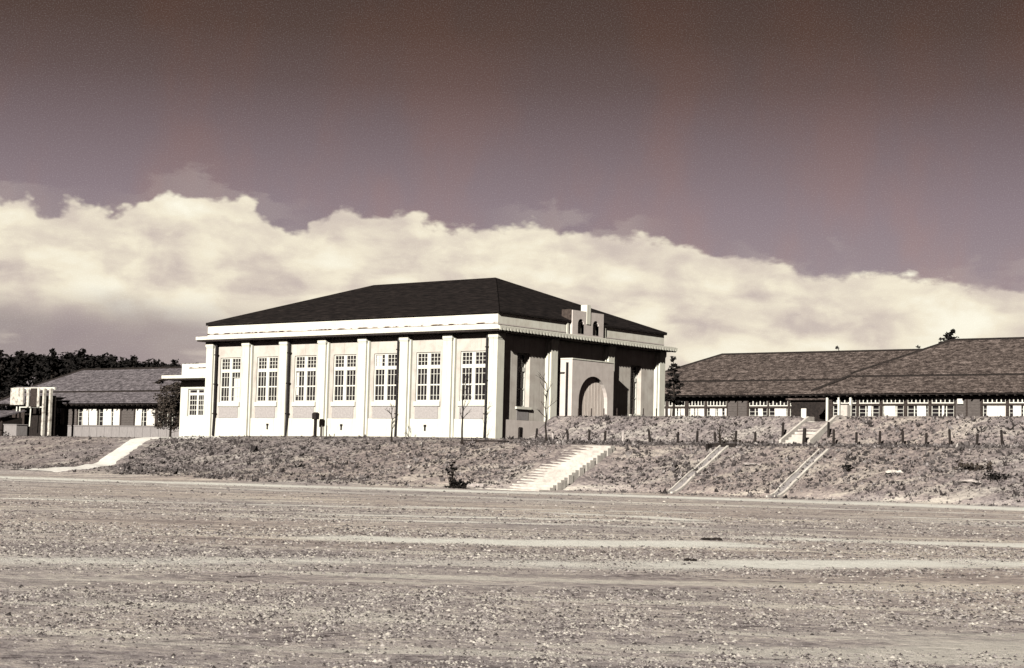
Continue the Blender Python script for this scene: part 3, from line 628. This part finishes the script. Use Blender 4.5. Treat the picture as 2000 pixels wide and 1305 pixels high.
# ------------------------------------------------------------------ timber school buildings
def schoolhouse(name, label, x0, x1, y0, depth, ze, rx0, rx1, zr, inset, zb, groups, whites, zl, tiles, lowmat, mid=None):
    yr = y0+depth/2; y1 = y0+depth
    root = empty(name, ((x0+x1)/2, yr, zb), label, 'building')
    # roof in two laps
    fr = .30
    lo = hip(x0, x1, y0, y1, ze, rx0, rx1, yr, zr-.10, .16)
    ro = lo.build('roof', tiles, root)
    ux0 = x0+(rx0-x0)*fr-.12; ux1 = x1+(rx1-x1)*fr+.12; uy0 = y0+(yr-y0)*fr-.12; uze = ze+(zr-ze)*fr+.15
    up = hip(ux0, ux1, uy0, 2*yr-uy0, uze, rx0, rx1, yr, zr, .11); uo = up.build('upper_roof', tiles, ro)
    lb_ = MB(); lb_.box(ux0+.05, ux1-.05, uy0+.02, uy0+.10, uze-.26, uze-.113); lb_.build('lap_shadow', M['wood_black'], ro)  # black strip drawing the shadow line below the upper lap
    for xa, xb in ((x0, ux0), (x1, ux1)): hp = MB(); hp.tube((xa, y0, ze+.03), (xb, uy0, uze-.1), .09, .09, 6); hp.build('hip_cap', M['wood_black'], ro)
    ridges(ux0, ux1, uy0, 2*yr-uy0, uze, rx0, rx1, yr, zr, .09, M['wood_black'], ro)
    mb = MB(); mb.box(x0+.12, x1-.12, y0+.12, y1-.12, ze-.26, ze-.163)
    for i in range(int((x1-x0)/.6)): xx = x0+.3+i*.6; mb.box(xx, xx+.09, y0+.04, y0+inset, ze-.36, ze-.262)
    mb.build('eave', M['wood_black'], ro)
    wy = y0+inset; W0, W1 = x0+inset, x1-inset
    zt, zr1, zr0, zs = zl
    wm = MB()
    wm.box(W0, W1, wy+.25, y1-inset, zb-.3, ze-.262)
    wm.box(W0, W1, wy, wy+.247, zt, ze-.263)
    gs = sorted(groups); cur = W0
    for a, c_, k in gs:
        if a > cur+.02: wm.box(cur, a, wy, wy+.247, zs, zt-.003)
        cur = c_
    if cur < W1: wm.box(cur, W1, wy, wy+.247, zs, zt-.003)
    wm.build('wall', M['wood_dark'], root)
    lw = MB(); lw.box(W0, W1, wy-.01, wy+.245, zb-.3, zs-.003)
    xx = W0
    while xx < W1: lw.box(xx, xx+.05, wy-.035, wy-.0105, zb-.3, zs-.003); xx += .9
    lw.box(W0, W1, wy-.06, wy-.036, zs-.07, zs-.004)
    lw.build('lower_wall', lowmat, root)
    for a, c_, k in gs:
        if k == 'board':
            bm_ = MB(); bm_.box(a, c_, wy+.03, wy+.246, zs, zt-.004)
            zz = zs
            while zz < zt-.1: bm_.box(a+.02, c_-.02, wy+.012, wy+.029, zz+.02, zz+.16); zz += .2
            bm_.build('board_panel', M['board_mid'], root)
            continue
        f = MB(); t = .05
        f.box(a, a+.07, wy+.04, wy+.14, zs, zt-.004); f.box(c_-.07, c_, wy+.04, wy+.14, zs, zt-.004)
        f.box(a+.07, c_-.07, wy-.02, wy+.13, zr0, zr1)
        o = f.build('window', M['wood_dark'], root)
        # white lattice of the transom lights
        l_ = MB(); nn = max(2, int((c_-a-.14)/.27)); l_.box(a+.07, c_-.07, wy+.05, wy+.11, zr1+.003, zr1+.07)
        for i in range(nn+1): u = a+.07+(c_-a-.14)*i/nn; l_.box(u-.035, u+.035, wy+.055, wy+.105, zr1+.07, zt-.02)
        ns = max(2, int((c_-a-.14)/.42))
        for i in range(ns+1):
            u = a+.07+(c_-a-.14)*i/ns; l_.box(u-.03, u+.03, wy+.055, wy+.105, zs+.003, zr0-.003)
        for i in range(1, 4): zz = zs+(zr0-zs)*i/4; l_.box(a+.07, c_-.07, wy+.07, wy+.10, zz-.012, zz+.012)
        l_.build('glazing_bars', M['trim'], o)
        p_ = MB(); p_.box(a+.05, c_-.05, wy+.15, wy+.18, zs+.01, zt-.01); p_.build('pane', M['glass'], o)
        for wa, wb in whites:
            if wa >= a-.15 and wb <= c_+.15:
                s_ = MB(); wa2, wb2 = max(wa, a+.02), min(wb, c_-.02); sk = random.uniform(-.05, .05)
                s_.plate([(wa2, zs+.02), (wb2, zs+.02), (wb2+sk, zr0-.02), (wa2+sk, zr0-.02)], wy+.015, wy+.045); s_.build('paper_screen', M['screen'], o)
    return root
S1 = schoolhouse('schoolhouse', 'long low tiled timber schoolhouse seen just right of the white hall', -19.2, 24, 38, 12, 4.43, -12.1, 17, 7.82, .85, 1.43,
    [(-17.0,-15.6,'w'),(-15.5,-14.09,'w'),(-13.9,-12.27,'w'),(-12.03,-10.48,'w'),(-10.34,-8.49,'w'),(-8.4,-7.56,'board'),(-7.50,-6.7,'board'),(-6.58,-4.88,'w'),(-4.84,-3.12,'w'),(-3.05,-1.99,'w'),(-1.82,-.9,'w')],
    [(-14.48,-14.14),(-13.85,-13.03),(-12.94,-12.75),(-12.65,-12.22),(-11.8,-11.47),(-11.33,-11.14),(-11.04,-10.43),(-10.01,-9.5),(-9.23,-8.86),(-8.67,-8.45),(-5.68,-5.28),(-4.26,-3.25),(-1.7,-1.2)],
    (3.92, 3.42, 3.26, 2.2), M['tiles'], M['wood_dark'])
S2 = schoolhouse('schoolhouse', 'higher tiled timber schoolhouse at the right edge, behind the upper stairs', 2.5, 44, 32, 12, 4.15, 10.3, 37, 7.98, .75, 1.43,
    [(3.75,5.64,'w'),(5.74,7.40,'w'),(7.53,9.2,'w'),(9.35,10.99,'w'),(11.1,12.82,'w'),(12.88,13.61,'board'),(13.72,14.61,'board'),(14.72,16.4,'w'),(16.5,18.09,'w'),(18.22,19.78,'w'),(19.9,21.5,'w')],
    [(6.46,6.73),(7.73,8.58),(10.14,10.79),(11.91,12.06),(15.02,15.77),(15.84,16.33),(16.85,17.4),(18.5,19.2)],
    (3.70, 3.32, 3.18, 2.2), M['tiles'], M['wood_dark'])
mb = MB(); mb.box(13.05, 13.45, 32.65, 32.748, 3.28, 3.62); mb.build('lamp_box', M['screen'], S2)
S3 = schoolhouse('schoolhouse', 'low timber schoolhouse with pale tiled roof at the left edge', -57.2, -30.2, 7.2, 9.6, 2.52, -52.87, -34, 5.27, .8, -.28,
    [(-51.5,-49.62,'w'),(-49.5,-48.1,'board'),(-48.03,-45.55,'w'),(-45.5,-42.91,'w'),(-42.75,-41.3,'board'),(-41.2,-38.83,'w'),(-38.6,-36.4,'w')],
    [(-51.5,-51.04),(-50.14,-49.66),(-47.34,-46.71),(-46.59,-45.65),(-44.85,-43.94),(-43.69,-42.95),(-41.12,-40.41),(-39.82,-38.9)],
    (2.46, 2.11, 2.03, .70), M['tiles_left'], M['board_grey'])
# veranda posts of the right building
for x in (3.5, 4.4, 5.3):
    mb = MB(); mb.box(x-.07, x+.07, 32.45, 32.59, 1.40, 3.75); mb.build('veranda_post', M['trim'], S2)
mb = MB(); mb.box(3.3, 6.0, 32.43, 32.61, 3.752, 3.86); mb.build('veranda_beam', M['wood_black'], S2)
# entrance lobby of the middle building
mb = MB(); mb.box(-1.0, 2.2, 35.5, 38.8, 1.3, 3.7); mb.build('lobby', M['wood_black'], S1)
mb = MB(); mb.box(-1.3, 2.4, 35.2, 38.84, 3.703, 3.83); mb.build('lobby_roof', M['tiles'], S1)
mb = MB(); mb.box(-.15, .25, 35.44, 35.497, 1.5, 3.1); mb.build('lobby_door', M['screen'], S1)
# ------------------------------------------------------------------ covered entrance at far left
E1 = empty('entrance_shelter', (-49.5, 5, -.33), 'tall white posts and hanging white board of a shelter at far left', 'shelter')
for x in (-48.35, -47.55): 
    mb = MB(); mb.box(x-.10, x+.10, 5.0, 5.2, -.5, 3.4); mb.build('post', M['weathered'], E1)
mb = MB(); mb.box(-52.5, -50.9, 5.0, 5.12, 2.15, 3.46); mb.build('hanging_board', M['weathered'], E1)
for a, c_, m_ in ((-50.5, -50.2, 'weathered'), (-50.0, -49.2, 'wood_dark'), (-49.15, -48.9, 'weathered')):
    mb = MB(); mb.box(a, c_, 5.02, 5.1, 2.0, 3.42); mb.build('slat', M[m_], E1)
mb = MB(); mb.box(-52.6, -47.4, 5.3, 5.45, 3.30, 3.5); mb.box(-51.4, -48.6, 5.13, 5.25, 1.94, 2.02); mb.build('beam', M['trim'], E1)
mb = MB(); mb.box(-52.4, -48.6, 6.3, 6.4, -.45, 2.9); mb.build('back_wall_shade', M['wood_black'], E1)  # near-black colour stands in for the shade inside the shelter
for x, t_ in ((-52.1, .1), (-51.5, -.15), (-50.3, .08)):
    mb = MB(); mb.tube((x, 5.3, .5), (x+t_, 5.3, 2.2), .06, .06, 6); mb.build('prop', M['trim'], E1)
mb = MB(); mb.box(-52.5, -48.7, 5.5, 6.28, 3.5, 3.58); mb.build('roof', M['tiles_left'], E1)
E2 = empty('lean_to_shed', (-53.2, 3.6, -.33), 'low dark lean-to shed with sloping roof at the left border', 'shed')
mb = MB(); mb.prism([(3.0, 1.02), (3.0, 1.10), (5.6, 1.75), (5.6, 1.67)], -57.5, -51.2); mb.build('roof', M['tiles_left'], E2)
mb = MB(); mb.box(-57.2, -51.4, 3.5, 5.4, -.5, 1.15); mb.build('wall', M['wood_black'], E2)
mb = MB(); mb.box(-51.0, -50.92, 3.2, 3.3, -.4, .85); mb.build('post', M['wood_dark'], E2)
o = MB(); o.box(-50.9, -49.3, 3.4, 4.4, -.42, .55); o.box(-50.95, -49.25, 3.36, 4.44, .553, .62)
tag(o.build('crate', M['board_grey'], bevel=.02), 'grey wooden box standing between the shed and the white posts', 'box')
# ------------------------------------------------------------------ stone stairs on the banks
T1 = empty('stone_stairway', (8.5, -5.3, -1.6), 'broad pale stairway climbing the lower bank right of the hall corner', 'stairway')
n = 19
for i in range(n):
    ya = -8.05+5.75*i/n; yb = -8.05+5.75*(i+1)/n; z = -2.70+2.30*i/(n-1)
    mb = MB(); j = .05*math.sin(i*2.3); mb.box(7.2+j, 9.75+j*.5, ya, (-2.2 if i == n-1 else yb+.12), z-.45, z); mb.build('step', M['concrete'], T1, bevel=.015)
mb = MB(); mb.box(5.3, 10.0, -8.9, -8.07, -2.95, -2.69); mb.build('landing_slab', M['concrete'], T1)
T2 = empty('stone_stairway', (17.6, 4, .4), 'narrow pale stairway between low side walls on the upper bank', 'stairway')
n = 9
for i in range(n):
    ya = 2.5+2.9*i/n; yb = 2.5+2.9*(i+1)/n; z = -.02+1.17*i/(n-1)
    mb = MB(); mb.box(16.85, 18.35, ya, yb+.1, z-.4, z); mb.build('step', M['concrete'], T2, bevel=.012)
for x0, x1, e in ((16.72, 16.848, 0), (18.352, 18.50, .08)):
    mb = MB(); mb.prism([(2.4, -.45), (2.4, .12), (5.3, 1.42+e), (5.9, 1.42+e), (5.9, .6)], x0, x1); mb.build('side_wall', M['concrete'], T2)
mb = MB(); mb.box(18.36, 18.75, 5.92, 6.3, .9, 2.05); mb.build('end_pillar', M['concrete'], T2)
# drains down the bank
def drain(x, name_label, wdt, top, head=False):
    D = empty('drain_channel', (x, -2.7, -1.5), name_label, 'drain')
    for dx, w_ in ((0, .08), (wdt, .13)):
        mb = MB(); ys = np.linspace(-5.6, top, 16)
        pr = [(float(y), hh(x+dx, float(y))+.09) for y in ys]
        mb.prism(pr+[(p_[0], p_[1]-.4) for p_ in reversed(pr)], x+dx, x+dx+w_); mb.build('kerb', M['concrete'], D)
    mb = MB(); pr = [(float(y), hh(x, float(y))+.02) for y in np.linspace(-5.6, top-.1, 16)]
    mb.prism(pr+[(p_[0], p_[1]-.3) for p_ in reversed(pr)], x+.081, x+wdt-.001); mb.build('channel_bed', M['board_grey'], D)
    if head:
        mb = MB(); z = hh(x, top)+.05; mb.box(x-.5, x+wdt+.5, top+.02, top+.18, z-.5, z+.14); mb.box(x-.5, x-.38, top-.5, top+.018, z-.5, z+.1); mb.build('head_wall', M['wood_black'], D)
drain(14.95, 'pale twin-kerbed drain with dark head wall, nearer the broad stairway', .42, -.5, True)
drain(20.6, 'pale twin-kerbed drain down the bank right of the narrow upper stairway', .42, -.6)
# ------------------------------------------------------------------ posts along the bench
ordn = ['first', 'second', 'third', 'fourth', 'fifth', 'sixth', 'seventh', 'eighth', 'ninth', 'tenth', 'eleventh', 'twelfth', 'thirteenth', 'fourteenth', 'fifteenth', 'sixteenth']
def post(x, y, hgt, lab, grp, lean=0, r=.07, mat='wood_black', name='wooden_post'):
    z = hh(x, y); mb = MB(); mb.tube((x, y, z-.25), (x+lean, y, z+hgt), r, r*.92, 8)
    mb.tube((x+lean, y, z+hgt), (x+lean*1.02, y, z+hgt+.03), r*.92, r*.5, 8)
    return tag(mb.build(name, M[mat]), lab, 'post', grp)
xsL = [-.1, 1.1, 3.41, 4.82, 5.88, 8.9, 10.62, 11.85, 13.04, 14.17, 15.39]
G1 = 'dark posts along the foot of the upper bank'
for i, x in enumerate(xsL): post(x, 2.3, .62+.12*math.sin(i*3.1), f'{ordn[i]} short dark wooden post from the hall corner at the foot of the upper bank', G1, .10*math.sin(i*2.2))
post(7.09, 2.3, .62, 'pale weathered short post between dark ones below the arched porch', G1, .03, mat='stone')
post(2.32, 2.3, .55, 'pale short post nearest the bare sapling below the hall gable', G1, -.02, mat='stone')
post(16.35, 3.4, .85, 'taller dark post just left of the narrow upper stairway', G1, .04)
post(18.2, 2.3, .80, 'stout dark post at the foot of the narrow upper stairway', G1, .05, .1)
post(18.9, 3.6, .75, 'dark post close beside the right wall of the upper stairway', G1)
for i, x in enumerate([19.88, 21.14, 22.38, 23.63, 24.8, 26.06, 27.37, 28.65, 30.0]):
    post(x, 2.3, .66+.10*math.sin(i*2.7+1), f'{ordn[i]} short dark wooden post to the right of the upper stairway', G1, .07*math.sin(i*3.3))
G2 = 'small posts along the terrace edge'
for i, x in enumerate([1.72, 2.64, 3.55, 4.45, 5.51, 6.27, 7.14, 8.09]):
    post(x, 5.5, .42, f'{ordn[i]} little stake from the left on the terrace edge before the arched porch', G2, .02*math.sin(i*2), .035, 'wood_dark', 'stake')
# dark boxed post and its two stakes before the long wall
BP = empty('box_post', (-13.4, -.8, 0), 'tall dark post with a boxed head against the long white wall', 'post')
z = hh(-13.4, -.8)
mb = MB(); mb.box(-13.47, -13.33, -.87, -.73, z-.2, 1.0); mb.build('post', M['wood_black'], BP)
mb = MB(); mb.prism([(-.95, .95), (-.97, 1.3), (-.8, 1.38), (-.63, 1.3), (-.65, .95)], -13.56, -13.24); mb.build('box', M['wood_black'], BP, bevel=.015)
post(-12.85, -.8, .68, 'thin brown stake nearer the boxed post before the white wall', 'stakes before the long wall', 0, .04, 'board_mid', 'stake')
post(-12.45, -.8, .70, 'thin brown stake farther right of the boxed post', 'stakes before the long wall', .02, .04, 'board_mid', 'stake')
# planks by the hall corner, kerb stone
mb = MB(); z = hh(.5, -1.6); mb.box(-.9, .9, -1.7, -1.5, z-.03, z+.07); mb.box(.2, 2.4, -1.95, -1.76, z-.05, z+.06)
tag(mb.build('timber', M['wood_black'], bevel=.01), 'dark timber beams lying on the grass by the hall corner', 'timber')
mb = MB(); z = hh(5.6, -8.1); mb.prism([(-8.3, z-.1), (-8.3, z+.13), (-8.0, z+.15), (-8.0, z-.1)], 4.3, 6.0)
tag(mb.build('kerb_stone', M['stone'], bevel=.03), 'long pale kerb stone lying left of the broad stairway foot', 'kerb')
mb = MB(); z = -2.75; mb.box(-26.5, -23.9, -14.4, -14.2, z-.1, z+.1)
tag(mb.build('kerb_stone', M['stone'], bevel=.03), 'low dark-edged kerb stone at the foot of the left path', 'kerb')
# ------------------------------------------------------------------ vegetation
def leafquads(mb, c, rad, n, size, squash=.7):
    for _ in range(n):
        d = Vector((random.gauss(0, 1), random.gauss(0, 1), random.gauss(0, 1))).normalized()*rad*random.uniform(.35, 1)
        p = Vector(c)+Vector((d.x, d.y, d.z*squash)); a = Vector((random.gauss(0, 1), random.gauss(0, 1), random.gauss(0, .6))).normalized()
        b2 = a.orthogonal().normalized(); s = size*random.uniform(.5, 1.3); k = len(mb.v)
        mb.v += [tuple(p-a*s), tuple(p+b2*s*.5), tuple(p+a*s), tuple(p-b2*s*.5)]; mb.f.append((k, k+1, k+2, k+3))
def pine(x, y, z, H, Rw, label, grp, dens=1., leaf=.35, first=.3, name='pine_tree'):
    root = empty(name, (x, y, z), label, 'tree', grp)
    mb = MB(); lean = random.uniform(-.03, .03)*H
    p = Vector((x, y, z-.3)); nseg = 6; pts = [Vector((x+lean*(i/nseg)**2+random.uniform(-.02, .02)*H*.3, y, z-.3+(H*.97+.3)*i/nseg)) for i in range(nseg+1)]
    for i in range(nseg): mb.tube(pts[i], pts[i+1], .028*H*(1-i/nseg*.9), .028*H*(1-(i+1)/nseg*.9), 7)
    lv = MB(); nl = int(9*dens)+3
    for i in range(nl):
        f = first+(1-first)*(i+.5)/nl; hgt = z+H*f; q_ = f*nseg; base = pts[min(nseg-1, int(q_))].lerp(pts[min(nseg, int(q_)+1)], q_-int(q_))
        rr = Rw*(1-((f-first)/(1-first))**1.4*.85)*random.uniform(.75, 1.15)
        for k in range(random.randint(3, 5)):
            a = random.uniform(0, 2*math.pi); L = rr*random.uniform(.5, 1)
            e = base+Vector((math.cos(a)*L, math.sin(a)*L, random.uniform(-.02, .10)*H*.6)); mb.tube(base, e, .008*H, .003*H, 4)
            leafquads(lv, e, rr*.42, int(15*dens), leaf, .34); leafquads(lv, base.lerp(e, .55), rr*.34, int(9*dens), leaf, .34)
    leafquads(lv, pts[-1], Rw*.28, int(26*dens), leaf*.8, 1.1)
    mb.build('trunk', M['bark'], root, recalc=False); lv.build('crown', M['pine'], root, recalc=False)
    return root
# dark wood behind the left schoolhouse
G3 = 'pines standing out of the dark wood at the left'
tops_ = [(-149,11.6),(-145.5,12.2),(-141.5,11.9),(-138,11.2),(-134.6,12.1),(-131.5,11.2),(-129,11.9),(-125.8,10.8),(-123,10.9),(-119.8,10.1),(-117,10.7),(-113.5,9.7),(-110,10.1),(-106,9.6)]
for i, (x, zt_) in enumerate(tops_):
    pine(x, 70+random.uniform(-1.5, 1.5), 0.-.3, zt_+.9, 2.2, f'{ordn[i]} dark pine from the left rising out of the wood behind the schoolhouse', G3, 1.0, .34, .45)
mb = MB()
for i in range(190):
    x = -152+i*.262; zt_ = np.interp(x, [a for a, _ in tops_], [c_ for _, c_ in tops_])
    for zz in (1.5, 4.3, 6.8, zt_-2.0, zt_-1.1, zt_-.4): leafquads(mb, (x, 73+random.uniform(-2, 2), zz+random.uniform(-.6, .4)), 1.7 if zz < zt_-1 else 1.0, 30, .45 if zz < zt_-1 else .28, .9)
tag(mb.build('wood', M['pine'], recalc=False), 'solid dark mass of the pine wood on the left horizon', 'wood', kind='stuff')
pine(-7.6, 30, 1.4, 5.3, .8, 'small layered pine between the hall and the schoolhouse roof', None, .8, .13, .35)
pine(.2, 60, 1.4, 9.2, 1.9, 'dark pine top showing above the right schoolhouse ridge', None, 1.1, .16, .62)
for x, y, zt_, lb in ((-9.8, 60, 9.45, 'tiny bare treetop leaning over the middle schoolhouse ridge'), (-2.2, 60, 9.35, 'low treetop beside the dark pine behind the right ridge')):
    root = empty('bare_tree', (x, y, 1.4), lb, 'tree')
    mb = MB(); mb.tube((x, y, 1.1), (x+.1, y, zt_-.6), .12, .05)
    mb.tube((x+.1, y, zt_-.6), (x-.35, y, zt_), .05, .02); mb.tube((x+.1, y, zt_-.6), (x+.7, y, zt_-.35), .05, .02); mb.build('trunk', M['bark'], root)
    lv = MB(); leafquads(lv, (x-.35, y, zt_), .22, 26, .10); leafquads(lv, (x+.6, y, zt_-.4), .35, 22, .10, .4); lv.build('crown', M['pine'], root, recalc=False)
# clipped evergreen by the annex
root = empty('evergreen_tree', (-32.0, 3.7, 0), 'dense dark evergreen against the left wall of the white annex', 'tree')
mb = MB(); mb.tube((-32.0, 3.7, -.5), (-31.95, 3.7, 2.9), .09, .04)
lv = MB()
for i in range(95):
    f = random.random(); a = random.uniform(0, 6.28); rr = random.uniform(.3, 1.0)*(1.25 if f < .8 else .95)
    c_ = Vector((-32.0+math.cos(a)*rr, 3.7+math.sin(a)*rr*.9, .30+f*3.2)); mb.tube((-31.95, 3.7, max(-.2, c_.z-.25)), c_, .02, .008, 4); leafquads(lv, c_, .36, 44, .085, .8)
for a in range(8): leafquads(lv, (-32.9+a*.16, 3.1, 3.55+.05*a), .30, 24, .09, .3)
mb.build('trunk', M['bark'], root); lv.build('crown', M['leaf'], root, recalc=False)
# bare saplings
def sapling(x, y, H, label, seed, leaf=0):
    rs = random.Random(seed); z = hh(x, y); root = empty('sapling', (x, y, z), label, 'sapling', 'bare saplings along the bank')
    tr = MB(); tw = MB(); pts = [Vector((x+rs.uniform(-.04, .04), y, z-.15+H*i/7)) for i in range(8)]
    for i in range(7): tr.tube(pts[i], pts[i+1], .06*(1-i*.10), .06*(1-(i+1)*.10), 6)
    def grow(p, d, L, r, k):
        e = p+d*L; tw.tube(p, e, r, r*.6, 4)
        if k:
            for _ in range(2): grow(p.lerp(e, rs.uniform(.5, 1)), (d+Vector((rs.uniform(-.7, .7), rs.uniform(-.7, .7), rs.uniform(-.1, .5)))).normalized(), L*.6, r*.6, k-1)
    for i in range(3, 8):
        for _ in range(2): a = rs.uniform(0, 6.28); grow(pts[i], Vector((math.cos(a)*.8, math.sin(a)*.8, .7)).normalized(), H*.16, .019, 2)
    tr.tube((x+.25, y-.15, z-.1), (x+.02, y, z+.5), .03, .03, 6)
    tr.build('trunk', M['bark'], root); tw.build('twigs', M['bark'], root, recalc=False)
sapling(.25, -3.2, 3.5, 'tallest bare sapling in front of the last long-side window', 3)
sapling(-5.6, -2.5, 2.0, 'slight bare sapling before the white wall left of the tallest one', 5)
sapling(3.4, .2, 3.3, 'bare sapling in front of the hall gable below the porch', 8)
sapling(14.3, .6, 1.1, 'short bare sapling by the dark head of the drain', 12)
def bush(x, y, w_, hgt, n, label, mat='leaf', ls=.09, name='shrub', cat='shrub', stems=8):
    z = hh(x, y); root = empty(name, (x, y, z), label, cat); mb = MB(); lv = MB()
    for i in range(n):
        a = random.uniform(0, 6.28); c_ = Vector((x+math.cos(a)*w_*random.random(), y+math.sin(a)*.35*random.random(), z+hgt*random.random()**1.3))
        mb.tube((x+(c_.x-x)*.3, y, z-.08), c_, .018, .008, 4); leafquads(lv, c_, min(.2, w_*.3), stems, ls, .7)
    mb.build('stems', M['bark'], root); lv.build('foliage', M[mat], root, recalc=False)
bush(5.7, -9.9, .75, .45, 22, 'ragged dark leafy shrub low on the bank foot left of the broad stairway', 'pine', .10)
bush(5.2, -9.8, .32, 1.25, 18, 'spindly upright weed behind the ragged dark shrub', 'pine', .09)
bush(29.2, -2.2, .9, .35, 20, 'larger dark brush heap high on the bank at the right edge', 'leaf', .10)
bush(30.6, -3.0, .7, .28, 18, 'smaller dark brush heap lower on the bank at the right edge', 'pine', .09)
bush(23.1, -2.6, .35, .2, 8, 'small dark weed clump on the bank right of the second drain', 'pine', .08)
bush(14.0, 2.6, .9, .45, 14, 'low twiggy scrub at the bench behind the drain head', 'leaf', .07)
bush(-50.2, 2.2, .9, .8, 22, 'straggly low shrub before the shed at far left', 'leaf', .10)
def clump(x, y, s, n, label, mat, name='clod', cat='clod', sq=.45):
    z = hh(x, y); bm = bmesh.new()
    for i in range(n):
        r_ = s*random.uniform(.25, .6)
        m4 = Matrix.Translation((random.uniform(-1, 1)*s, random.uniform(-.5, .5)*s, r_*.25)) @ Matrix.Diagonal((1.2, 1, sq*random.uniform(.7, 1.4), 1))
        v = bmesh.ops.create_icosphere(bm, subdivisions=2, radius=r_, matrix=m4)['verts']
        for q_ in v: q_.co += Vector((random.uniform(-1, 1), random.uniform(-1, 1), random.uniform(-1, 1)))*r_*.16
    me = bpy.data.meshes.new(name); bm.to_mesh(me); bm.free(); me.materials.append(M[mat]); o = bpy.data.objects.new(name, me); COL.objects.link(o); o.location = (x, y, z)
    return tag(o, label, cat)
clump(44.2, -48.6, .14, 7, 'dark clod heap on the field right of the middle', 'wood_black')
clump(47.7, -54.8, .075, 6, 'small dark clod nearer the viewer on the field', 'wood_black')
clump(25.6, -2.6, .35, 5, 'pale stone lump half way up the right bank', 'concrete', 'boulder', 'stone', .5)
clump(17.9, -2.2, .30, 5, 'pale stone patch between the two drains', 'stone', 'boulder', 'stone', .35)
clump(29.5, -3.4, .5, 6, 'flat pale stones under the brush heaps at right', 'stone', 'boulder', 'stone', .2)
